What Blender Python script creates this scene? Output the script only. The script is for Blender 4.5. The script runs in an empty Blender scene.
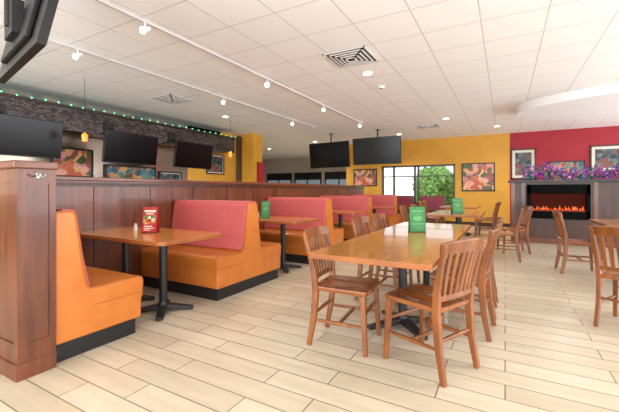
import bpy, bmesh, math, random
from mathutils import Vector, Matrix, noise
random.seed(7)
scene = bpy.context.scene
COL = scene.collection
H = 1.19

# ------------------------------------------------------------------ materials
def lin(c):
    return tuple((v/255/12.92) if v/255 <= .04045 else ((v/255+.055)/1.055)**2.4 for v in c) + (1.0,)

def newmat(name, rgb, rough=.5, metal=0.0, spec=.5, emit=None, es=0.0, coat=0.0):
    m = bpy.data.materials.new(name); m.use_nodes = True
    b = m.node_tree.nodes['Principled BSDF']
    b.inputs['Base Color'].default_value = lin(rgb)
    b.inputs['Roughness'].default_value = rough
    b.inputs['Metallic'].default_value = metal
    b.inputs['Specular IOR Level'].default_value = spec
    b.inputs['Coat Weight'].default_value = coat
    if emit:
        b.inputs['Emission Color'].default_value = lin(emit)
        b.inputs['Emission Strength'].default_value = es
    return m

def noisy(name, a, b_, scale=(3, 3, 3), rough=.5, metal=0.0, bump=0.0, detail=4, coat=0.0, lo=.35, hi=.65, nscale=1.0, spec=.5):
    m = newmat(name, a, rough, metal, spec, coat=coat)
    nt = m.node_tree; N = nt.nodes; L = nt.links
    bs = N['Principled BSDF']
    tc = N.new('ShaderNodeTexCoord'); mp = N.new('ShaderNodeMapping'); mp.inputs['Scale'].default_value = scale
    no = N.new('ShaderNodeTexNoise'); no.inputs['Scale'].default_value = nscale; no.inputs['Detail'].default_value = detail
    rp = N.new('ShaderNodeValToRGB')
    rp.color_ramp.elements[0].position = lo; rp.color_ramp.elements[0].color = lin(a)
    rp.color_ramp.elements[1].position = hi; rp.color_ramp.elements[1].color = lin(b_)
    L.new(tc.outputs['Object'], mp.inputs['Vector']); L.new(mp.outputs['Vector'], no.inputs['Vector'])
    L.new(no.outputs['Fac'], rp.inputs['Fac']); L.new(rp.outputs['Color'], bs.inputs['Base Color'])
    if bump:
        bp = N.new('ShaderNodeBump'); bp.inputs['Strength'].default_value = bump; bp.inputs['Distance'].default_value = .01
        L.new(no.outputs['Fac'], bp.inputs['Height']); L.new(bp.outputs['Normal'], bs.inputs['Normal'])
    return m

def brickmat(name, c1, c2, mortar, bw, rh, ms, offset, phase=(0, 0, 0), rough=.4, rot=(0, 0, 0), bump=.2, grain=None, smooth=.1, spec=.5, metal=0.0, glo=(.86, .845, .82)):
    m = newmat(name, c1, rough, metal, spec=spec); nt = m.node_tree; N = nt.nodes; L = nt.links; bs = N['Principled BSDF']
    tc = N.new('ShaderNodeTexCoord'); mp = N.new('ShaderNodeMapping'); mp.inputs['Location'].default_value = phase
    mp.inputs['Rotation'].default_value = rot
    br = N.new('ShaderNodeTexBrick'); br.inputs['Scale'].default_value = 1.0
    br.inputs['Color1'].default_value = lin(c1); br.inputs['Color2'].default_value = lin(c2); br.inputs['Mortar'].default_value = lin(mortar)
    br.inputs['Brick Width'].default_value = bw; br.inputs['Row Height'].default_value = rh
    br.inputs['Mortar Size'].default_value = ms; br.inputs['Mortar Smooth'].default_value = smooth
    br.offset = offset; br.offset_frequency = 2
    L.new(tc.outputs['Object'], mp.inputs['Vector']); L.new(mp.outputs['Vector'], br.inputs['Vector'])
    out = br.outputs['Color']
    if grain:
        n = N.new('ShaderNodeTexNoise'); n.inputs['Scale'].default_value = 1; n.inputs['Detail'].default_value = 5
        m2 = N.new('ShaderNodeMapping'); m2.inputs['Scale'].default_value = grain
        rp = N.new('ShaderNodeValToRGB'); rp.color_ramp.elements[0].position = .3; rp.color_ramp.elements[1].position = .7
        rp.color_ramp.elements[0].color = (*glo, 1); rp.color_ramp.elements[1].color = (1, 1, 1, 1)
        L.new(tc.outputs['Object'], m2.inputs['Vector']); L.new(m2.outputs['Vector'], n.inputs['Vector']); L.new(n.outputs['Fac'], rp.inputs['Fac'])
        mx = N.new('ShaderNodeMixRGB'); mx.blend_type = 'MULTIPLY'; mx.inputs['Fac'].default_value = 1
        L.new(out, mx.inputs['Color1']); L.new(rp.outputs['Color'], mx.inputs['Color2']); out = mx.outputs['Color']
    L.new(out, bs.inputs['Base Color'])
    bp = N.new('ShaderNodeBump'); bp.inputs['Strength'].default_value = bump; bp.inputs['Distance'].default_value = .004; bp.invert = True
    L.new(br.outputs['Fac'], bp.inputs['Height']); L.new(bp.outputs['Normal'], bs.inputs['Normal'])
    return m

M = {}
M['floor'] = brickmat('floor_planks', (214, 200, 178), (196, 181, 157), (132, 118, 100), .95, .175, .0042, .37, rough=.3, grain=(2, 14, 1), bump=.25)
M['ceil'] = brickmat('ceiling_tiles', (250, 254, 255), (248, 252, 255), (212, 214, 218), .61, .61, .007, 0, phase=(.226, .1, 0), rough=.9, bump=.12, spec=.1)
M['yellow'] = noisy('yellow_paint', (212, 156, 52), (218, 162, 58), rough=.6)
M['red'] = noisy('red_paint', (158, 22, 40), (166, 28, 46), rough=.6)
M['mahog'] = noisy('mahogany', (84, 42, 24), (116, 63, 37), scale=(14, 14, 1.6), rough=.3, detail=6, coat=.15)
M['mahog_h'] = noisy('mahogany_rail', (90, 45, 26), (120, 66, 39), scale=(8, 1.5, 14), rough=.28, detail=6, coat=.15)
M['darkwood'] = noisy('dark_panel_wood', (52, 28, 19), (74, 41, 27), scale=(12, 12, 2), rough=.35)
M['chair'] = noisy('chair_wood', (110, 61, 27), (144, 84, 40), scale=(10, 10, 3), rough=.28, detail=5, coat=.2)
M['seatw'] = noisy('chair_seat_wood', (126, 71, 33), (156, 92, 46), scale=(14, 3, 5), rough=.22, detail=5, coat=.3)
M['top'] = noisy('table_top_wood', (172, 110, 50), (194, 130, 64), scale=(18, 2.0, 5), rough=.16, detail=6, coat=.3)
M['topx'] = noisy('booth_table_wood', (184, 113, 50), (202, 130, 62), scale=(2.0, 18, 5), rough=.18, detail=6, coat=.3)
M['edge'] = noisy('table_edge_wood', (140, 78, 35), (158, 94, 45), scale=(4, 4, 10), rough=.3)
M['orange'] = noisy('orange_vinyl', (190, 108, 42), (200, 118, 50), scale=(7, 7, 7), rough=.3, bump=.12, coat=.1)
M['black'] = newmat('black_base', (26, 26, 28), .45)
M['iron'] = noisy('black_cast_iron', (20, 20, 22), (34, 34, 36), scale=(60, 60, 60), rough=.45)
M['screen'] = newmat('tv_screen', (5, 6, 9), .22, spec=.3)
M['plastic'] = newmat('tv_plastic', (12, 12, 14), .4)
M['white'] = newmat('white_enamel', (238, 240, 242), .5)
M['metal'] = newmat('brushed_metal', (190, 190, 190), .3, 1.0)
M['vent'] = newmat('vent_shadow', (60, 60, 62), .6)
M['bulb'] = newmat('lamp_glow', (255, 250, 235), .4, emit=(255, 250, 238), es=8)
M['amber'] = newmat('amber_glass', (220, 130, 40), .2, emit=(235, 140, 50), es=.9)
M['green'] = newmat('green_card', (36, 112, 56), .4)
M['redcard'] = newmat('red_card', (170, 44, 40), .4)
M['cream'] = newmat('cream_print', (222, 214, 200), .5)
M['grass'] = noisy('lawn', (150, 176, 110), (176, 196, 130), scale=(4, 4, 4), rough=.9)
M['bush'] = noisy('foliage', (66, 110, 50), (166, 200, 116), scale=(6, 6, 6), rough=.9, detail=10, bump=.6, lo=.40, hi=.6)
M['bronze'] = brickmat('mirror_tiles', (150, 146, 148), (92, 88, 92), (52, 44, 46), .07, .035, .004, .5, rot=(0, math.pi/2, math.pi/2), rough=.2, bump=.9, metal=.9)
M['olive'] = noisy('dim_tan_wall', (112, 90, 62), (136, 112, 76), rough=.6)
M['mirror'] = newmat('tinted_mirror', (176, 166, 150), .22, 1.0)
M['greyw'] = noisy('grey_back_wall', (184, 178, 170), (198, 192, 184), rough=.7)
M['dayglass'] = newmat('window_pane_daylight', (110, 124, 130), .1, emit=(150, 170, 180), es=.3)  # daylight put into the pane itself as a weak glow
M['pip'] = newmat('orange_piping', (168, 92, 34), .45)

def coral():
    m = newmat('coral_fabric', (186, 64, 70), .6); nt = m.node_tree; N = nt.nodes; L = nt.links; bs = N['Principled BSDF']
    tc = N.new('ShaderNodeTexCoord'); ck = N.new('ShaderNodeTexBrick'); mp = N.new('ShaderNodeMapping')
    mp.inputs['Rotation'].default_value = (math.pi/2, 0, 0)
    ck.inputs['Scale'].default_value = 1; ck.inputs['Brick Width'].default_value = .022; ck.inputs['Row Height'].default_value = .022
    ck.inputs['Mortar Size'].default_value = .002; ck.inputs['Color1'].default_value = lin((190, 82, 82)); ck.inputs['Color2'].default_value = lin((178, 70, 74)); ck.inputs['Mortar'].default_value = lin((198, 98, 94))
    L.new(tc.outputs['Object'], mp.inputs['Vector']); L.new(mp.outputs['Vector'], ck.inputs['Vector']); L.new(ck.outputs['Color'], bs.inputs['Base Color'])
    bp = N.new('ShaderNodeBump'); bp.inputs['Strength'].default_value = .2; bp.inputs['Distance'].default_value = .003
    L.new(ck.outputs['Fac'], bp.inputs['Height']); L.new(bp.outputs['Normal'], bs.inputs['Normal'])
    return m
M['coral'] = coral()

def artmat(name, cols, scale=3.0):
    """soft voronoi cells of colour: painterly blobs"""
    m = newmat(name, cols[0], .4); nt = m.node_tree; N = nt.nodes; L = nt.links; bs = N['Principled BSDF']
    tc = N.new('ShaderNodeTexCoord'); v = N.new('ShaderNodeTexVoronoi'); v.inputs['Scale'].default_value = scale; v.feature = 'SMOOTH_F1'; v.inputs['Smoothness'].default_value = .25
    sp = N.new('ShaderNodeSeparateColor')
    rp = N.new('ShaderNodeValToRGB')
    els = rp.color_ramp.elements
    n = len(cols)
    els[0].position = .1; els[0].color = lin(cols[0]); els[1].position = .3; els[1].color = lin(cols[1])
    for i in range(2, n):
        e = els.new(.3 + .6*(i-1)/(n-1)); e.color = lin(cols[i])
    L.new(tc.outputs['Object'], v.inputs['Vector']); L.new(v.outputs['Color'], sp.inputs['Color']); L.new(sp.outputs['Red'], rp.inputs['Fac']); L.new(rp.outputs['Color'], bs.inputs['Base Color'])
    return m
M['art1'] = artmat('art_food', [(80, 100, 60), (150, 80, 80), (220, 150, 150), (230, 196, 120), (190, 90, 60)], 7)
M['art2'] = artmat('art_night', [(20, 34, 44), (40, 70, 84), (110, 120, 110), (40, 50, 60), (130, 70, 60)], 9)
M['art3'] = artmat('art_landscape', [(50, 90, 110), (90, 130, 130), (210, 160, 90), (190, 90, 70), (60, 80, 60)], 7)

# ------------------------------------------------------------------ mesh helpers
def mk(name, bm, mat, parent=None, loc=(0, 0, 0), smooth=False, bevel=0, segs=2):
    bmesh.ops.recalc_face_normals(bm, faces=bm.faces)
    me = bpy.data.meshes.new(name); bm.to_mesh(me); bm.free()
    mats = mat if isinstance(mat, (list, tuple)) else [mat]
    for x in mats: me.materials.append(x)
    if smooth:
        for p in me.polygons: p.use_smooth = True
    o = bpy.data.objects.new(name, me); COL.objects.link(o); o.location = loc
    if parent: o.parent = parent
    if bevel:
        b = o.modifiers.new('Bevel', 'BEVEL'); b.width = bevel; b.segments = segs; b.limit_method = 'ANGLE'; b.angle_limit = math.radians(35)
    return o

def top(o, label, cat, group=None, kind=None):
    o['label'] = label; o['category'] = cat
    if group: o['group'] = group
    if kind: o['kind'] = kind
    return o

def empty(name, loc, rotz, label, cat, group=None):
    e = bpy.data.objects.new(name, None); e.empty_display_size = .1; COL.objects.link(e)
    e.location = loc; e.rotation_euler = (0, 0, rotz)
    return top(e, label, cat, group)

def struct(o):
    o['kind'] = 'structure'; return o

def abox(bm, x0, x1, y0, y1, z0, z1, mi=0):
    vs = [bm.verts.new(p) for p in [(x0, y0, z0), (x1, y0, z0), (x1, y1, z0), (x0, y1, z0), (x0, y0, z1), (x1, y0, z1), (x1, y1, z1), (x0, y1, z1)]]
    for f in [(0, 3, 2, 1), (4, 5, 6, 7), (0, 1, 5, 4), (1, 2, 6, 5), (2, 3, 7, 6), (3, 0, 4, 7)]:
        fc = bm.faces.new([vs[i] for i in f]); fc.material_index = mi
    return vs

def box(name, b, mat, parent=None, bevel=.004, **k):
    bm = bmesh.new(); abox(bm, *b); return mk(name, bm, mat, parent, bevel=bevel, **k)

def sweep(bm, pts, sizes, side=Vector((1, 0, 0))):
    rings = []
    n = len(pts); pts = [Vector(p) for p in pts]
    for i, p in enumerate(pts):
        t = (pts[min(i+1, n-1)] - pts[max(i-1, 0)]).normalized()
        s = (side - t*side.dot(t)).normalized(); u = t.cross(s)
        w, d = sizes[i] if isinstance(sizes, list) else sizes
        rings.append([bm.verts.new(p + s*a*w/2 + u*b*d/2) for a, b in ((-1, -1), (1, -1), (1, 1), (-1, 1))])
    for a, b in zip(rings, rings[1:]):
        for i in range(4): bm.faces.new([a[i], a[(i+1) % 4], b[(i+1) % 4], b[i]])
    bm.faces.new(rings[0][::-1]); bm.faces.new(rings[-1])

def cyl(bm, p0, p1, r0, r1=None, seg=16, mi=0):
    r1 = r0 if r1 is None else r1
    p0 = Vector(p0); p1 = Vector(p1); t = (p1-p0).normalized()
    s = t.orthogonal().normalized(); u = t.cross(s)
    A = [bm.verts.new(p0 + (s*math.cos(a)+u*math.sin(a))*r0) for a in [2*math.pi*i/seg for i in range(seg)]]
    B = [bm.verts.new(p1 + (s*math.cos(a)+u*math.sin(a))*r1) for a in [2*math.pi*i/seg for i in range(seg)]]
    fs = []
    for i in range(seg): fs.append(bm.faces.new([A[i], A[(i+1) % seg], B[(i+1) % seg], B[i]]))
    fs.append(bm.faces.new(A[::-1])); fs.append(bm.faces.new(B))
    for f in fs: f.material_index = mi

def prism(bm, prof, x0, x1, mi=0):
    A = [bm.verts.new((x0, y, z)) for y, z in prof]; B = [bm.verts.new((x1, y, z)) for y, z in prof]
    n = len(prof)
    for i in range(n): bm.faces.new([A[i], A[(i+1) % n], B[(i+1) % n], B[i]]).material_index = mi
    bm.faces.new(A[::-1]).material_index = mi; bm.faces.new(B).material_index = mi

def rrect(bm, x0, x1, y0, y1, z0, z1, r, seg=6, mi=0, mtop=None):
    pts = []
    for cx, cy, a0 in ((x1-r, y1-r, 0), (x0+r, y1-r, 90), (x0+r, y0+r, 180), (x1-r, y0+r, 270)):
        for i in range(seg+1):
            a = math.radians(a0+90*i/seg); pts.append((cx+r*math.cos(a), cy+r*math.sin(a)))
    A = [bm.verts.new((x, y, z0)) for x, y in pts]; B = [bm.verts.new((x, y, z1)) for x, y in pts]; n = len(pts)
    for i in range(n): bm.faces.new([A[i], A[(i+1) % n], B[(i+1) % n], B[i]]).material_index = mi
    bm.faces.new(A[::-1]).material_index = mi; bm.faces.new(B).material_index = mi if mtop is None else mtop

def copy_thing(e, loc, rotz, label=None):
    n = e.copy(); COL.objects.link(n); n.location = loc; n.rotation_euler = (0, 0, rotz)
    if label: n['label'] = label
    for c in e.children:
        k = c.copy(); k.parent = n; COL.objects.link(k)
        for g in c.children:
            kk = g.copy(); kk.parent = k; COL.objects.link(kk)
    return n

# ------------------------------------------------------------------ room shell
WY = 12.85; CZ = 3.0
struct(box('floor', (-15, 6.2, -4, 17, -.1, 0), M['floor'], bevel=0))
struct(box('ceiling', (-15, 6.2, -4, 17, CZ, CZ+.1), M['ceil'], bevel=0))
wx0, wx1, wz0, wz1 = -4.05, -1.49, .68, 2.08
bm = bmesh.new()
abox(bm, -5.35, wx0, WY, WY+.15, 0, CZ); abox(bm, wx1, .13, WY, WY+.15, 0, CZ)
abox(bm, wx0, wx1, WY, WY+.15, 0, wz0); abox(bm, wx0, wx1, WY, WY+.15, wz1, CZ)
struct(mk('wall_back', bm, M['yellow']))
struct(box('wall_back_red', (.13, 6.2, WY, WY+.15, 0, CZ), M['red'], bevel=0))
struct(box('wall_return', (-5.5, -5.35, WY, 17, 0, CZ), M['yellow'], bevel=0))
struct(box('wall_far', (-15, -5.5, 16.85, 17, 0, CZ), M['greyw'], bevel=0))
struct(box('wall_left', (-7.95, -7.8, -4, 9.6, 0, CZ), M['olive'], bevel=0))
struct(box('wall_alcove', (-15, -7.95, 9.45, 9.6, 0, CZ), M['yellow'], bevel=0))
struct(box('wall_side', (-15.1, -15, 9.6, 17, 0, CZ), M['greyw'], bevel=0))
bm = bmesh.new()
abox(bm, 6.2, 6.35, -4, 17, 0, .6); abox(bm, 6.2, 6.35, -4, 17, 2.7, CZ)
for y in (-4, 0, 4, 8, 12): abox(bm, 6.2, 6.35, y, y+.5, .6, 2.7)
struct(mk('wall_right', bm, M['red']))
bm = bmesh.new()
abox(bm, -8, 6.35, -4.15, -4, 0, .5); abox(bm, -8, 6.35, -4.15, -4, 2.75, CZ)
for x in (-8, -4, 0, 4, 5.85): abox(bm, x, x+.5, -4.15, -4, .5, 2.75)
struct(mk('wall_rear', bm, M['yellow']))
bm = bmesh.new()
t = .06
abox(bm, wx0, wx1, WY-.01, WY+.1, wz0, wz0+t); abox(bm, wx0, wx1, WY-.01, WY+.1, wz1-t, wz1)
for x in (wx0, wx0+.42, wx0+1.18, wx0+1.30, wx1-t): abox(bm, x, x+t, WY-.01, WY+.1, wz0, wz1)
abox(bm, wx0, wx1, WY+.02, WY+.06, 1.66, 1.70)
struct(mk('window_1', bm, newmat('bronze_frame', (74, 68, 60), .4)))
struct(box('trim_1', (wx0-.06, wx1+.06, WY-.08, WY, wz0-.05, wz0), M['mahog_h']))
struct(box('baseboard_back', (-5.35, 6.2, WY-.02, WY, 0, .12), M['darkwood'], bevel=0))
# exterior
struct(box('ground', (-30, 20, 17.2, 60, -.3, -.2), M['grass'], bevel=0))
struct(box('road', (-30, 20, 26, 33, -.2, -.18), noisy('asphalt', (150, 150, 152), (166, 166, 168), rough=.9), bevel=0))
def bush(loc, r, sz):
    bm = bmesh.new(); bmesh.ops.create_icosphere(bm, subdivisions=5, radius=1)
    for v in bm.verts:
        n = v.co.normalized()
        k = 1+.35*noise.noise(n*2.2+Vector(loc))+.26*noise.noise(n*6+Vector(loc))+.16*noise.noise(n*16)
        v.co = Vector((n.x*r*k, n.y*r*k, (n.z*sz*k+sz*.9)))
    o = mk('bush', bm, M['bush'], loc=loc); top(o, 'leafy green bush growing outside the window', 'bush', 'bushes outside the window')
for i, (x, y, r, s) in enumerate([(-5.6, 19.4, .7, .5), (-2.2, 19.2, .95, 1.15), (.9, 20, 1.0, 1.4), (-14.5, 38, 2.0, 1.9), (-6.0, 36, 1.8, 1.9)]):
    bush((x, y, -.2), r, s)

# left bar canopy of mirror tiles & yellow column
bm = bmesh.new(); abox(bm, -7.79, -7.2, -1, 8.2, 2.32, 2.74)
struct(mk('trim_2', bm, M['bronze']))
struct(box('trim_3', (-7.79, -7.14, -1, 8.26, 2.74, 2.78), newmat('canopy_cap', (60, 46, 44), .4), bevel=0))
struct(box('trim_5', (-7.79, -7.765, -1, 6.9, 1.1, 2.3), M['mirror'], bevel=0))
struct(box('trim_6', (-7.79, -7.76, -1, 8.2, 2.78, 2.999), noisy('mottled_teal_band', (96, 120, 122), (170, 160, 140), scale=(1, 5, 5), rough=.3), bevel=0))
struct(box('wall_column', (-7.5, -7.05, 8.9, 9.4, 0, CZ), M['yellow'], bevel=0))
struct(box('wall_column_red', (-7.05, -6.97, 9.1, 9.4, 0, 2.1), M['red'], bevel=0))
bm = bmesh.new(); abox(bm, -7.8, -7.76, 6.9, 8.9, 0, CZ)
struct(mk('wall_left_yellow', bm, M['yellow']))

bm = bmesh.new()
for i in range(40):
    y = i*.21; z = 2.79+.008*math.sin(i*1.3)
    bmesh.ops.create_icosphere(bm, subdivisions=2, radius=.018, matrix=Matrix.Translation((-7.15, y, z)))
o = mk('string_lights', bm, newmat('green_bulb', (80, 190, 120), .3, emit=(110, 230, 150), es=1.6))
top(o, 'string of tiny green lights along the canopy edge', 'string lights', kind='stuff')

for i, x in enumerate((-12.2, -10.3, -8.4)):
    bm = bmesh.new(); abox(bm, x, x+1.6, 16.8, 16.84, 1.0, 2.1, 0)
    abox(bm, x-.05, x+1.65, 16.78, 16.82, .95, 1.02, 1); abox(bm, x-.05, x+1.65, 16.78, 16.82, 2.08, 2.15, 1)
    for xx in (x-.05, x+.75, x+1.58): abox(bm, xx, xx+.07, 16.78, 16.82, .95, 2.15, 1)
    abox(bm, x, x+1.6, 16.78, 16.82, 1.75, 2.1, 1)
    struct(mk('window_%d' % (i+2), bm, [M['dayglass'], M['black']]))

# curved white soffit
bm = bmesh.new()
pts = [(3.6+3.4*math.cos(a), 8.9+1.5*math.sin(a)) for a in [2*math.pi*i/96 for i in range(96)]]
pts = [(min(x, 6.19), y) for x, y in pts]
A = [bm.verts.new((x, y, 2.83)) for x, y in pts]; B = [bm.verts.new((x, y, 2.998)) for x, y in pts]
for i in range(len(pts)): bm.faces.new([A[i], A[(i+1) % len(pts)], B[(i+1) % len(pts)], B[i]])
bm.faces.new(A[::-1]); bm.faces.new(B)
struct(mk('trim_4', bm, newmat('white_soffit', (244, 247, 250), .8)))

# ------------------------------------------------------------------ booth partition
PX = -3.95; PH = 1.33
e = empty('booth_partition', (0, 0, 0), 0, 'long mahogany half-height partition wall behind the booths', 'partition wall')
box('panel', (PX-.14, PX, 1.23, 10.6, 0, PH-.04), M['mahog'], e, bevel=.002)
box('cap_rail', (PX-.17, PX+.03, 1.23, 10.65, PH-.04, PH), M['mahog_h'], e, bevel=.006)
bm = bmesh.new(); abox(bm, PX, PX+.012, 1.23, 10.6, PH-.10, PH-.06)
for k in range(14):
    y = 1.5+.70*k; abox(bm, PX, PX+.006, y, y+.008, .1, PH-.10)
mk('panel_moulding', bm, M['darkwood'], e)

e = empty('end_wall', (0, 0, 0), 0, 'mahogany half-height end wall with recessed panels and cap', 'partition wall')
x0, x1, y0, y1 = -4.6, -2.64, 1.01, 1.225
WH = 1.375
box('panel', (x0, x1-.008, y0+.008, y1, .08, WH-.05), M['mahog'], e, bevel=0)
bm = bmesh.new()
abox(bm, x1-.045, x1, y0, y0+.045, .1, WH-.05)
abox(bm, x1-.04, x1, y1-.04, y1-.001, .1, WH-.05)
abox(bm, x0, x1-.045, y0, y0+.03, WH-.14, WH-.05); abox(bm, x0, x1-.045, y0, y0+.03, .1, .22)
for x in (x1-.95, x0): abox(bm, x, x+.07, y0, y0+.03, .22, WH-.14)
abox(bm, x1-.03, x1, y0+.045, y1-.04, WH-.14, WH-.05); abox(bm, x1-.03, x1, y0+.045, y1-.04, .1, .22)
mk('panel_frame', bm, M['mahog'], e)
box('cap', (x0, x1+.025, y0-.025, y1+.008, WH-.05, WH), M['mahog_h'], e, bevel=.008)
box('base_skirt', (x0, x1+.01, y0-.01, y1, 0, .1), M['mahog'], e, bevel=.004)
e = empty('coat_hook', (x1, 1.118, 1.285), 0, 'small metal double coat hook screwed to the wood', 'hook')
bm = bmesh.new(); cyl(bm, (0, 0, 0), (.008, 0, 0), .018); mk('plate', bm, M['metal'], e)
bm = bmesh.new()
for s in (-1, 1):
    cyl(bm, (.006, 0, 0), (.03, s*.022, -.01), .005, seg=8); cyl(bm, (.03, s*.022, -.01), (.045, s*.034, .008), .005, .007, seg=8)
cyl(bm, (.006, 0, 0), (.03, 0, .02), .005, seg=8)
mk('prong', bm, M['metal'], e)

# ------------------------------------------------------------------ booth benches
half = [(.595, .13), (.60, .30), (.61, .43), (.60, .46), (.575, .475), (.30, .465), (.19, .47), (.158, .50), (.125, .70), (.085, .99), (.075, 1.03), (.05, 1.04)]
def bench_profile(double):
    if double:
        return [(-y, z) for y, z in half] + [(y, z) for y, z in half[::-1]]
    return [(.002, .13), (.002, 1.04)] + [(y+.05, z) for y, z in half[::-1]]
def pad(sign):
    inner = [(.175, .485), (.152, .55), (.122, .72), (.083, .995), (.06, 1.036), (.004, 1.037)]
    outer = [(.20, .485), (.178, .56), (.146, .72), (.106, 1.0), (.088, 1.05), (.004, 1.058)]
    return [(sign*y, z) for y, z in inner+outer[::-1]]
BL0, BL1 = PX+.016, -2.66
def bench(name, yc, double, label):
    e = empty(name, (0, yc, 0), 0, label, 'booth bench', 'booth benches along the partition')
    bm = bmesh.new(); prism(bm, bench_profile(double), BL0, BL1); mk('bench_body', bm, M['orange'], e, bevel=.014, segs=3)
    for s in ((1, -1) if double else (1,)):
        bm = bmesh.new(); prism(bm, pad(s), BL0+.005, BL1-.025)
        if not double: bmesh.ops.translate(bm, vec=(0, .05, 0), verts=bm.verts)
        o = mk('back_cushion', bm, M['coral'], e, bevel=.008, segs=3)
        o['label'] = 'coral red woven back cushion'
    bm = bmesh.new()
    if double: abox(bm, BL0, BL1-.03, -.57, .57, 0, .135)
    else: abox(bm, BL0, BL1-.03, .01, .61, 0, .135)
    mk('kick_base', bm, M['black'], e)
    bm = bmesh.new(); prof = [p for p in bench_profile(double) if p[1] > .2]
    for a, b in zip(prof, prof[1:]):
        if (Vector(a)-Vector(b)).length > .01: cyl(bm, (BL1-.004, a[0], a[1]), (BL1-.004, b[0], b[1]), .005, seg=6)
    for s in ((1, -1) if double else (1,)):
        yy = s*.601+(0 if double else .05)
        cyl(bm, (BL0+.01, yy, .34), (BL1-.005, yy, .34), .004, seg=6)
        ym = 0 if double else .05
        cyl(bm, (BL1, yy, .34), (BL1, s*.2+ym, .34), .003, seg=6)
    mk('piping', bm, M['pip'], e)
    return e
bench('booth_bench', 1.228, False, 'single orange vinyl booth bench backed against the end wall')
b0 = bench('booth_bench', 3.36, True, 'double-sided orange booth bench with coral red back')
for y in (5.48, 7.60, 9.72): copy_thing(b0, (0, y, 0), 0)

def pedestal(e, x, y, h=.72, arm=.28, rot=0):
    bm = bmesh.new(); cyl(bm, (x, y, .03), (x, y, h), .038, seg=20); cyl(bm, (x, y, .03), (x, y, .10), .06, .04, seg=20)
    mk('pedestal_pole', bm, M['iron'], e, smooth=False)
    bm = bmesh.new()
    for k in range(4):
        a = rot+k*math.pi/2
        p = [Vector((x, y, .055)), Vector((x+arm*.6*math.cos(a), y+arm*.6*math.sin(a), .035)), Vector((x+arm*math.cos(a), y+arm*math.sin(a), .016))]
        sweep(bm, p, [(.085, .05), (.075, .035), (.065, .026)], side=Vector((-math.sin(a), math.cos(a), 0)))
    mk('pedestal_foot', bm, M['iron'], e, bevel=.006)
    bm = bmesh.new(); abox(bm, x-.2, x+.2, y-.03, y+.03, h-.012, h); abox(bm, x-.03, x+.03, y-.2, y+.2, h-.012, h); mk('top_plate', bm, M['iron'], e)

def booth_table(yc):
    e = empty('booth_table', (0, yc, 0), 0, 'honey wood booth table on black pedestals between benches', 'table', 'booth tables')
    bm = bmesh.new(); rrect(bm, PX+.017, -2.48, -.38, .38, .72, .755, .07, mi=1, mtop=0); mk('table_top', bm, [M['topx'], M['edge']], e, bevel=.004)
    pedestal(e, -2.93, 0, rot=math.pi/4); pedestal(e, -3.52, 0, rot=math.pi/4)
    return e
t0 = booth_table(2.30)
for y in (4.42, 6.54, 8.66): copy_thing(t0, (0, y, 0), 0)

# ------------------------------------------------------------------ table tents / menus
M['lgreen'] = newmat('light_green_print', (84, 150, 84), .5)
M['food'] = artmat('printed_food_photo', [(120, 40, 30), (200, 90, 50), (232, 190, 110), (240, 230, 210), (90, 120, 60)], 40)
def tent(loc, rot, col, label, w=.13, h=.26, group='table tents'):
    e = empty('menu_stand', loc, rot, label, 'menu stand', group)
    bm = bmesh.new()
    for s in (-1, 1):
        vs = [(-w/2, s*.045, 0.004), (w/2, s*.045, .004), (w/2, s*.004, h), (-w/2, s*.004, h)]
        A = [bm.verts.new(v) for v in vs]; B = [bm.verts.new((x, y-s*.003, z)) for x, y, z in vs]
        for i in range(4): bm.faces.new([A[i], A[(i+1) % 4], B[(i+1) % 4], B[i]])
        bm.faces.new(A); bm.faces.new(B[::-1])
    mk('card', bm, M[col], e)
    box('base', (-w/2, w/2, -.05, .05, 0, .006), M['black'], e, bevel=0)
    bm = bmesh.new()
    def quad(s, xa, xb, za, zb, mi=0):
        f = lambda zz: s*(.045-.041*zz)+s*.0015
        bm.faces.new([bm.verts.new(v) for v in [(xa*w, f(za), za*h), (xb*w, f(za), za*h), (xb*w, f(zb), zb*h), (xa*w, f(zb), zb*h)]]).material_index = mi
    for s in (-1, 1):
        if col == 'redcard':
            quad(s, -.38, .38, .80, .88); quad(s, -.26, .26, .72, .76); quad(s, -.42, .42, .34, .67, 1); quad(s, -.36, .20, .24, .28); quad(s, -.36, .34, .17, .20); quad(s, -.36, .1, .10, .13)
        else:
            for z, ww, hh in ((.80, .7, .06), (.70, .5, .03), (.30, .75, .05), (.2, .6, .025), (.12, .5, .02)): quad(s, -ww/2, ww/2, z, z+hh)
            n = 20; ring = []
            for i in range(n):
                a = 2*math.pi*i/n; zz = .54+.11*math.sin(a)
                ring.append(bm.verts.new((w*.3*math.cos(a), s*(.045-.041*zz)+s*.0015, zz*h)))
            bm.faces.new(ring)
    mk('printed_design', bm, [M['cream'] if col == 'redcard' else M['lgreen'], M['food']], e)
    return e
cr = math.radians(29)
tent((-3.16, 2.33, .756), cr, 'redcard', 'red and white tabletop menu card on booth table', .15, .26)
tent((-3.25, 4.42, .756), cr, 'green', 'green tabletop menu card on booth table')
tent((-3.2, 6.54, .756), cr, 'green', 'green tabletop menu card on booth table')
tent((-3.2, 8.66, .756), cr, 'green', 'green tabletop menu card on booth table')
tent((-.80, 3.72, .756), cr, 'green', 'green tabletop menu card on long dining table', .16, .26)
tent((-.80, 7.2, .756), cr, 'green', 'green tabletop menu card on far dining table', .2, .28)
def shaker(loc):
    e = empty('salt_shaker', loc, 0, 'small glass salt shaker with metal lid', 'shaker', 'shakers on booth tables')
    bm = bmesh.new(); cyl(bm, (0, 0, 0), (0, 0, .06), .02, .016, seg=12); mk('jar', bm, M['cream'], e)
    bm = bmesh.new(); cyl(bm, (0, 0, .06), (0, 0, .078), .017, .012, seg=12); mk('lid', bm, M['metal'], e)
for y in (2.36, 4.48, 6.6): shaker((-3.45, y, .756))

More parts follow.
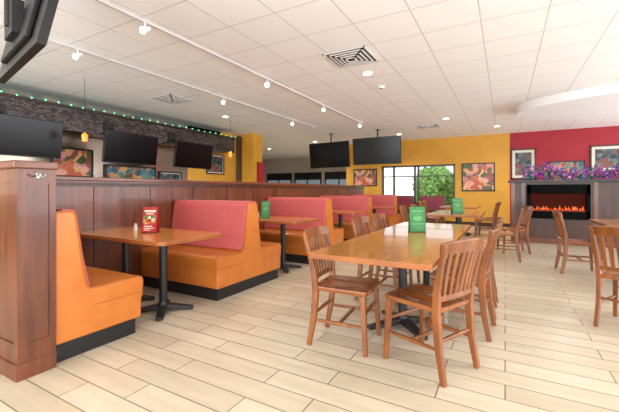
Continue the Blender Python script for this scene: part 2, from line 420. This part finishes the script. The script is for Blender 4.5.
# ------------------------------------------------------------------ dining tables
def dining_table(x0, x1, y0, y1, peds, label):
    e = empty('dining_table', ((x0+x1)/2, (y0+y1)/2, 0), 0, label, 'table', 'wooden dining tables')
    cx, cy = (x0+x1)/2, (y0+y1)/2
    bm = bmesh.new(); rrect(bm, x0-cx, x1-cx, y0-cy, y1-cy, .72, .755, .03, mi=1, mtop=0); mk('table_top', bm, [M['top'], M['edge']], e, bevel=.004)
    for p in peds: pedestal(e, 0, p-cy, rot=math.pi/4, arm=.33)
dining_table(-1.20, -.37, 2.10, 4.80, (3.08, 4.15), 'long honey wood dining table on black cross-foot pedestals')
dining_table(-1.25, -.35, 6.5, 8.1, (7.3,), 'honey wood dining table with chairs around it')
dining_table(-1.5, -.6, 9.5, 10.8, (10.15,), 'honey wood dining table close to the window wall')
dining_table(1.10, 1.98, 4.95, 6.7, (5.8,), 'honey wood dining table near the fireplace')

# ------------------------------------------------------------------ chairs (faces local +Y)
def make_chair():
    e = empty('dining_chair', (0, 0, 0), 0, 'slat-back wooden dining chair', 'chair', 'wooden slat-back dining chairs')
    bm = bmesh.new(); nx, ny = 12, 10; W = .44; D = .43
    def outline(u, v):
        w = W*(.90+.10*v); x = (u-.5)*w; y = (v-.5)*D
        y += .018*(1-(2*u-1)**2)*(1 if v > .5 else 0)*(v-.5)*2
        cu = abs(2*u-1); cv = abs(2*v-1)
        if cu > .8 and cv > .8: x *= .975; y *= .975
        return x, y
    T = []; Bt = []
    for j in range(ny+1):
        r1 = []; r2 = []
        for i in range(nx+1):
            u = i/nx; v = j/ny; x, y = outline(u, v)
            dip = .012*(math.exp(-((abs(2*u-1)-.45)/.3)**2))*math.exp(-((v-.42)/.3)**2)
            r1.append(bm.verts.new((x, y, .460-dip))); r2.append(bm.verts.new((x*.97, y*.97, .425)))
        T.append(r1); Bt.append(r2)
    for j in range(ny):
        for i in range(nx):
            bm.faces.new([T[j][i], T[j][i+1], T[j+1][i+1], T[j+1][i]]); bm.faces.new([Bt[j][i], Bt[j+1][i], Bt[j+1][i+1], Bt[j][i+1]])
    for i in range(nx):
        bm.faces.new([T[0][i], Bt[0][i], Bt[0][i+1], T[0][i+1]]); bm.faces.new([T[ny][i], T[ny][i+1], Bt[ny][i+1], Bt[ny][i]])
    for j in range(ny):
        bm.faces.new([T[j][0], T[j+1][0], Bt[j+1][0], Bt[j][0]]); bm.faces.new([T[j][nx], Bt[j][nx], Bt[j+1][nx], T[j+1][nx]])
    mk('seat', bm, M['seatw'], e, bevel=.006)
    for s in (-1, 1):
        bm = bmesh.new(); sweep(bm, [(s*.205, .205, 0), (s*.19, .18, .425)], [(.030, .030), (.042, .042)]); mk('leg', bm, M['chair'], e, bevel=.006)
        bm = bmesh.new()
        pts = [(s*.19, -.245, 0), (s*.185, -.205, .22), (s*.185, -.19, .42), (s*.195, -.20, .56), (s*.208, -.235, .72), (s*.215, -.275, .86)]
        sweep(bm, pts, [(.030, .036), (.034, .046), (.036, .050), (.034, .042), (.032, .034), (.030, .026)]); mk('leg', bm, M['chair'], e, bevel=.006)
    bm = bmesh.new()
    def arc(x, y, b): return y-b*(1-(x/.215)**2)
    xs = [-.235+.47*i/10 for i in range(11)]
    crest = [(x, arc(x, -.262, .035), .835+.012*(1-(x/.235)**2)) for x in xs]
    sweep(bm, crest, [(.07 + .014*(1-(abs(x)/.235)**2), .022) for x in xs], side=Vector((0, -.25, 1)).normalized())
    low = [(x, arc(x, -.196, .018), .515) for x in [-.19+.38*i/8 for i in range(9)]]
    sweep(bm, low, (.035, .02), side=Vector((0, 0, 1)))
    for k in range(6):
        x = -.145+.29*k/5
        xb = x*.92
        sweep(bm, [(xb, arc(xb, -.196, .018), .51), (x*.98, arc(x, -.213, .03), .65), (x*1.06, arc(x, -.252, .035), .82)], [(.026, .012), (.034, .012), (.040, .012)])
    mk('backrest', bm, M['chair'], e, bevel=.003)
    def st(a, b, r=.011):
        bm = bmesh.new(); sweep(bm, [a, tuple((Vector(a)+Vector(b))/2), b], [(r*1.6, r*1.6), (r*2.2, r*2.2), (r*1.6, r*1.6)], side=Vector((0, 0, 1))); mk('stretcher', bm, M['chair'], e, bevel=.004)
    for s in (-1, 1):
        st((s*.198, .195, .20), (s*.186, -.208, .20))
    st((-.195, .19, .29), (.195, .19, .29)); st((-.186, -.2, .25), (.186, -.2, .25)); st((-.19, 0, .2), (.19, 0, .2))
    return e
def face(deg): return math.radians(deg-90)
chair = make_chair(); chair.location = (-1.09, 2.56, 0); chair.rotation_euler[2] = face(5)
chair['label'] = 'slat-back wooden dining chair tucked under the long table'
lt = 'slat-back wooden dining chair tucked under the long table'
far = 'slat-back wooden dining chair at far table'
copy_thing(chair, (-.465, 2.52, 0), face(155), 'slat-back wooden dining chair turned at an angle to the table corner')
for x, y, a, l in [(-.34, 3.30, 176, lt), (-.33, 3.82, 180, lt), (-.33, 4.38, 182, lt), (-1.17, 3.75, 0, lt), (-1.17, 4.4, 0, lt),
                   (-.02, 6.9, 178, 'slat-back wooden dining chair pulled out from far table'), (.12, 7.75, 195, 'slat-back wooden dining chair pulled out from far table'),
                   (-1.5, 6.95, 0, far), (-1.45, 7.7, 0, far), (-.45, 9.8, 180, far), (-.4, 10.4, 180, far), (-1.75, 9.85, 0, far), (-1.75, 10.45, 0, far),
                   (.93, 6.3, 5, 'slat-back wooden dining chair beside the table near the fireplace'),
                   (.98, 4.0, 60, 'slat-back wooden dining chair at the near end of table'),
                   (2.1, 5.6, 180, 'slat-back wooden dining chair beside the table near the fireplace')]:
    copy_thing(chair, (x, y, 0), face(a), l)

# ------------------------------------------------------------------ fireplace half wall
FY = 9.35
e = empty('fireplace_wall', (0, 0, 0), 0, 'dark wood half-height wall behind an electric fireplace', 'partition wall')
fx0, fx1, fz0, fz1 = .43, 1.56, .56, 1.31
box('panel', (.12, 4.5, FY, FY+.3, 0, 1.36), M['darkwood'], e, bevel=0)
box('mantel_shelf', (.06, 4.56, FY-.14, FY+.36, 1.36, 1.41), newmat('black_mantel', (30, 24, 24), .35), e, bevel=.005)
bm = bmesh.new()
for x in (.12, .32, 1.62, 2.4, 3.3): abox(bm, x, x+.08, FY-.015, FY, .1, 1.36)
abox(bm, .12, 4.5, FY-.02, FY, 0, .12)
mk('panel_frame', bm, M['mahog'], e, bevel=.003)
e = empty('electric_fireplace', (0, 0, 0), 0, 'wide black glass electric fireplace glowing with orange flames', 'fireplace')
bm = bmesh.new(); fr = .07
M['fpblack'] = newmat('black_glass_surround', (5, 5, 6), .7, spec=.08)
abox(bm, fx0, fx1, FY-.12, FY-.002, fz1-.2, fz1); abox(bm, fx0, fx1, FY-.12, FY-.002, fz0, fz0+.17)
abox(bm, fx0, fx0+fr, FY-.12, FY-.002, fz0, fz1); abox(bm, fx1-fr, fx1, FY-.12, FY-.002, fz0, fz1)
mk('surround', bm, M['fpblack'], e, bevel=.004)
box('firebox', (fx0+.03, fx1-.03, FY-.02, FY-.004, fz0+.02, fz1-.02), newmat('firebox_back', (20, 8, 6), .8, spec=.1, emit=(120, 34, 14), es=.22), e, bevel=0)
bm = bmesh.new()
x = fx0+.1
while x < fx1-.1:
    h = random.uniform(.03, .13); w = random.uniform(.02, .05); z = fz0+.17
    p = [(x-w/2, z), (x-w*.35, z+h*.4), (x+random.uniform(-.015, .015), z+h), (x+w*.35, z+h*.4), (x+w/2, z)]
    y = FY-.05+random.uniform(-.02, .02)
    f1 = [bm.verts.new((a, y, b)) for a, b in p]; f2 = [bm.verts.new((a, y+.005, b)) for a, b in p]
    bm.faces.new(f1); bm.faces.new(f2[::-1])
    for i in range(5): bm.faces.new([f1[i], f1[(i+1) % 5], f2[(i+1) % 5], f2[i]])
    x += random.uniform(.015, .035)
mk('flame', bm, newmat('flame_glow', (220, 90, 24), .5, emit=(250, 100, 30), es=.9), e)
bm = bmesh.new()
for i in range(7): cyl(bm, (fx0+.1+i*.13, FY-.09, fz0+.17), (fx0+.26+i*.13, FY-.08, fz0+.2), .022, .018, seg=8)
mk('log', bm, newmat('ember_log', (60, 24, 14), .8, emit=(200, 60, 20), es=.5), e)
bm = bmesh.new()
for i in range(2600):
    x = random.uniform(.35, 4.2); y = FY+random.uniform(-.1, .3); hh = .18+.07*math.sin(x*3.1)+.05*math.sin(x*9)
    z = 1.43+random.random()**1.3*(max(hh, .07)+.08); s = random.uniform(.03, .07)
    mt = Matrix.Translation((x, y, z)) @ Matrix.Rotation(random.uniform(0, 6.28), 4, 'Z') @ Matrix.Rotation(random.uniform(0, 6.28), 4, 'X')
    vs = [mt @ Vector(p) for p in ((0, 0, 0), (s*.45, s*.5, .005), (0, s*1.4, 0), (-s*.45, s*.5, .005))]
    clump = noise.noise(Vector((x*3, 0, 0)))
    wts = (.44, .20, .14, .10, .12) if clump > 0 else (.26, .40, .10, .14, .10)
    bm.faces.new([bm.verts.new((v.x, v.y, max(v.z, 1.412))) for v in vs]).material_index = random.choices(range(5), wts)[0]
o = mk('flower_garland', bm, [newmat('purple_petal', (136, 60, 180), .5), newmat('green_leaf', (40, 120, 66), .5), newmat('magenta_petal', (200, 60, 140), .5), newmat('blue_petal', (60, 90, 190), .5), newmat('pink_petal', (230, 160, 200), .5)])
top(o, 'purple and green artificial flower garland lying on the mantel', 'garland', kind='stuff')

# ------------------------------------------------------------------ framed art
def picture(cx, cz, w, h, art, label, wall='y', pos=WY, cy=0, mat_w=.04):
    e = empty('picture_frame', (cx, pos, cz) if wall == 'y' else (pos, cy, cz), 0 if wall == 'y' else math.pi/2, label, 'picture', 'framed wall pictures')
    bm = bmesh.new(); t = .035
    abox(bm, -w/2, w/2, -.035, -.003, h/2-t, h/2); abox(bm, -w/2, w/2, -.035, -.003, -h/2, -h/2+t)
    abox(bm, -w/2, -w/2+t, -.035, -.003, -h/2, h/2); abox(bm, w/2-t, w/2, -.035, -.003, -h/2, h/2)
    mk('frame', bm, M['black'], e)
    box('mat_board', (-w/2+t, w/2-t, -.015, -.004, -h/2+t, h/2-t), M['cream'], e, bevel=0)
    box('artwork', (-w/2+t+mat_w, w/2-t-mat_w, -.02, -.015, -h/2+t+mat_w, h/2-t-mat_w), M[art], e, bevel=0)
def wallX(px, Y):
    r = (px-309.5)/350; return Y*(r*.873-.488)/(.873+.488*r)
def zat(py, X, Y): return H+(190-py)*(-.488*X+.873*Y)/350
def pic_px(p0, p1, q0, q1, art, label, Y=WY, mw=.04):
    a, b = wallX(p0, Y), wallX(p1, Y); c = (a+b)/2; z1, z0 = zat(q0, c, Y), zat(q1, c, Y)
    picture(c, (z0+z1)/2, b-a, z1-z0, art, label, pos=Y, mat_w=mw)
pic_px(462, 495, 163, 191, 'art1', 'pink and yellow floral picture on yellow wall', mw=.0)
pic_px(511, 536, 149, 179, 'art2', 'dark framed picture on red wall with pale mat', mw=.08)
pic_px(549, 585, 161, 182, 'art3', 'colourful abstract picture on red wall', mw=.0)
pic_px(590, 625, 145, 172, 'art2', 'black framed picture on red wall', mw=.08)
pic_px(354, 377, 169, 186, 'art1', 'small colourful picture on yellow wall', mw=.0)
picture(0, 1.98, .75, .62, 'art2', 'dark teal picture on yellow wall', wall='x', pos=-7.76, cy=7.95, mat_w=.03)
picture(0, 1.55, 1.3, .42, 'art3', 'colourful picture low on wall beyond the partition', wall='x', pos=-7.755, cy=5.2, mat_w=.0)
picture(0, 1.75, .8, .6, 'art1', 'colourful picture on wall beyond the partition', wall='x', pos=-7.755, cy=3.9, mat_w=.0)
picture(0, 1.5, .7, .35, 'art2', 'dark teal picture on wall beyond the partition', wall='x', pos=-7.755, cy=6.3, mat_w=.02)

# ------------------------------------------------------------------ televisions
def tv(loc, rotz, w, h, tilt, label, drop=None):
    e = empty('television', loc, rotz, label, 'television', 'restaurant televisions')
    R = Matrix.Rotation(tilt, 4, 'X')
    def part(name, b, mat, bev=.004):
        bm = bmesh.new(); abox(bm, *b); bmesh.ops.transform(bm, matrix=R, verts=bm.verts); return mk(name, bm, mat, e, bevel=bev)
    part('case', (-w/2, w/2, 0, .05, -h/2, h/2), M['plastic'])
    part('rear_housing', (-w*.32, w*.32, .05, .085, -h*.35, h*.3), M['plastic'], .01)
    part('screen', (-w/2+.015, w/2-.015, -.003, .001, -h/2+.02, h/2-.015), M['screen'], 0)
    if drop:
        bm = bmesh.new(); cyl(bm, (0, .15, -.05), (0, .15, drop), .022, seg=12); cyl(bm, (0, .15, drop-.02), (0, .15, drop), .07, seg=16)
        abox(bm, -.12, .12, .08, .15, -.12, .12)
        mk('ceiling_mount', bm, M['black'], e)
    else:
        bm = bmesh.new(); abox(bm, -.12, .12, .05, .12, -.12, .12)
        sweep(bm, [(0, .08, 0), (0, .45, .3), (0, .79, .45)], (.06, .06)); abox(bm, -.1, .1, .77, .81, .35, .6)
        mk('wall_bracket', bm, M['black'], e)
    return e
RZ = math.pi/2
for yy in (2.5, 4.32, 5.9):
    tv((-6.4, yy, 2.0), RZ, 1.12, .60, math.radians(8), 'black flat television hanging near the bar canopy')
k = 1.333
tv((-2.5*k, 7.5*k, H+(2.06-H)*k), 0, 1.1*k, .60*k, math.radians(6), 'black flat television hung from the ceiling over booths', drop=3-H-(2.06-H)*k)
tv((-3.67*k, 7.5*k, H+(2.02-H)*k), math.radians(-6), 1.1*k, .60*k, math.radians(6), 'black flat television hung from the ceiling over booths', drop=3-H-(2.02-H)*k)
u = Vector((-.983, .183, 0)); c0 = Vector((-2.49, 1.115, 2.10)) + u*.62
tv((c0.x, c0.y+.06, 2.42), math.atan2(-u.y, -u.x)+math.pi, 1.24, .68, math.radians(12), 'large black television seen from behind, hung from the ceiling', drop=.58)

# ------------------------------------------------------------------ ceiling fixtures
def diffuser(x, y):
    e = empty('ceiling_vent', (x, y, CZ), 0, 'square white louvered ceiling air vent', 'vent', 'ceiling vents')
    bm = bmesh.new()
    for i in range(5):
        r = .295-.055*i; zz = -.006-.006*i
        for q in ((-r, r, -r, -r+.022), (-r, r, r-.022, r), (-r, -r+.022, -r, r), (r-.022, r, -r, r)): abox(bm, q[0], q[1], q[2], q[3], zz-.008, zz)
    mk('louvre', bm, M['white'], e); box('duct_shadow', (-.29, .29, -.29, .29, -.004, -.001), M['vent'], e, bevel=0)
diffuser(-1.83, 4.45); diffuser(-5.78, 4.75); diffuser(-1.9, 10.3)
def spot(loc, en, ang=150, size=.06):
    l = bpy.data.lights.new('lamp_spot', 'SPOT'); l.energy = en; l.spot_size = math.radians(ang); l.spot_blend = .6; l.shadow_soft_size = size; l.color = (1, .97, .92)
    lo = bpy.data.objects.new('lamp_spot', l); COL.objects.link(lo); lo.location = loc
def downlight(x, y, en):
    e = empty('recessed_light', (x, y, CZ), 0, 'round white recessed ceiling light', 'ceiling light', 'recessed lights')
    bm = bmesh.new(); cyl(bm, (0, 0, -.012), (0, 0, -.001), .09, seg=24); mk('trim_ring', bm, M['white'], e)
    bm = bmesh.new(); cyl(bm, (0, 0, -.015), (0, 0, -.012), .065, seg=24); mk('lens', bm, M['bulb'], e)
    spot((x, y, CZ-.08), en)
for x, y, en in [(-1.86, 5.16, 60), (1.23, 10.6, 60), (-1.3, 9.4, 60), (-.2, 11.2, 50), (-3.0, 11.3, 60), (-6.2, 11.5, 80), (-9, 12.5, 90), (-7.5, 14.5, 90), (.9, 3.3, 50), (-6, 1, 60), (-6, 6.5, 60)]: downlight(x, y, en)
e = empty('smoke_detector', (-1.89, 5.95, CZ), 0, 'round white smoke detector on ceiling', 'smoke detector')
bm = bmesh.new(); cyl(bm, (0, 0, -.035), (0, 0, 0), .05, .065, seg=24); mk('housing', bm, M['white'], e, bevel=.006)
bm = bmesh.new(); cyl(bm, (0, 0, -.04), (0, 0, -.035), .02, seg=16); mk('sensor', bm, M['vent'], e)

M['track'] = newmat('track_enamel', (206, 205, 204), .6)
def track(x, y0, y1, heads):
    e = empty('track_light', (x, 0, CZ), 0, 'white ceiling track with small spotlights', 'track light', 'ceiling track lights')
    box('track_rail', (-.014, .014, y0, y1, -.03, -.001), M['track'], e, bevel=.002)
    for y in heads:
        bm = bmesh.new(); cyl(bm, (0, y, -.03), (0, y, -.09), .010, seg=8); cyl(bm, (0, y+.05, -.07), (.02, y-.04, -.13), .024, .038, seg=16); mk('spotlight_head', bm, M['white'], e)
        bm = bmesh.new(); cyl(bm, (.02, y-.038, -.129), (.0225, y-.045, -.133), .034, seg=16); mk('spotlight_lens', bm, M['bulb'], e)
        spot((x+.03, y-.08, CZ-.2), 22, 120, .04)
track(-3.35, .9, 8.9, (2.4, 4.6, 6.6, 8.7)); track(-4.75, .9, 8.9, (2.45, 5.1, 7.6))

def pendant(x, y, z):
    e = empty('pendant_lamp', (x, y, z), 0, 'small amber glass pendant lamp above the bar', 'pendant lamp', 'amber pendants')
    bm = bmesh.new(); cyl(bm, (0, 0, .06), (0, 0, CZ-z), .004, seg=6); mk('cord', bm, M['black'], e)
    bm = bmesh.new(); cyl(bm, (0, 0, -.06), (0, 0, .04), .035, .05, seg=16); cyl(bm, (0, 0, .04), (0, 0, .08), .05, .015, seg=16); mk('lamp_shade', bm, M['amber'], e)
pendant(-5.9, 3.15, 2.03); pendant(-6.2, 6.9, 2.1)

M['dkred'] = newmat('wine_red_vinyl', (122, 38, 56), .5)
def farbooth(x, y, label):
    e = empty('booth_bench', (x, y, 0), 0, label, 'booth bench', 'far booth benches')
    bm = bmesh.new(); prism(bm, [(-.3, 0), (-.3, .45), (.05, .47), (.12, 1.0), (.2, 1.0), (.22, 0)], -.4, .4); mk('bench_body', bm, M['mahog'], e, bevel=.02)
    bm = bmesh.new(); prism(bm, [(-.01, .5), (.07, .97), (.11, .97), (.05, .48)], -.36, .36); mk('back_cushion', bm, M['dkred'], e, bevel=.01)
for x, y in ((-3.1, 11.9), (-2.1, 11.9)): farbooth(x, y, 'far wooden booth bench with wine red back below the window')

# ------------------------------------------------------------------ lighting
w = bpy.data.worlds.new('World'); scene.world = w; w.use_nodes = True
bg = w.node_tree.nodes['Background']; bg.inputs['Color'].default_value = (.90, .95, 1, 1); bg.inputs['Strength'].default_value = 1.45
def area(loc, rot, sx, sy, en, col=(1, 1, 1)):
    l = bpy.data.lights.new('window_fill', 'AREA'); l.shape = 'RECTANGLE'; l.size = sx; l.size_y = sy; l.energy = en; l.color = col
    o = bpy.data.objects.new('window_fill', l); COL.objects.link(o); o.location = loc; o.rotation_euler = rot
area((-1, -3.8, 1.5), (math.radians(118), 0, 0), 12, 2.2, 520, (.93, .97, 1))  # added area lamp for rear window daylight, tilted up to brighten the ceiling
area((6.0, 5, 1.5), (0, math.radians(118), 0), 2.2, 14, 500, (.93, .97, 1))  # added fill at unseen side windows, also aimed upward for the ceiling

# ------------------------------------------------------------------ camera
cam = bpy.data.cameras.new('camera'); cam.sensor_width = 36; cam.lens = 36*350/619; cam.shift_y = -16/619
co = bpy.data.objects.new('camera', cam); COL.objects.link(co); co.location = (0, 0, H); co.rotation_euler = (math.pi/2, 0, math.radians(29.2))
scene.camera = co
scene.view_settings.view_transform = 'Standard'
scene.view_settings.exposure = .38
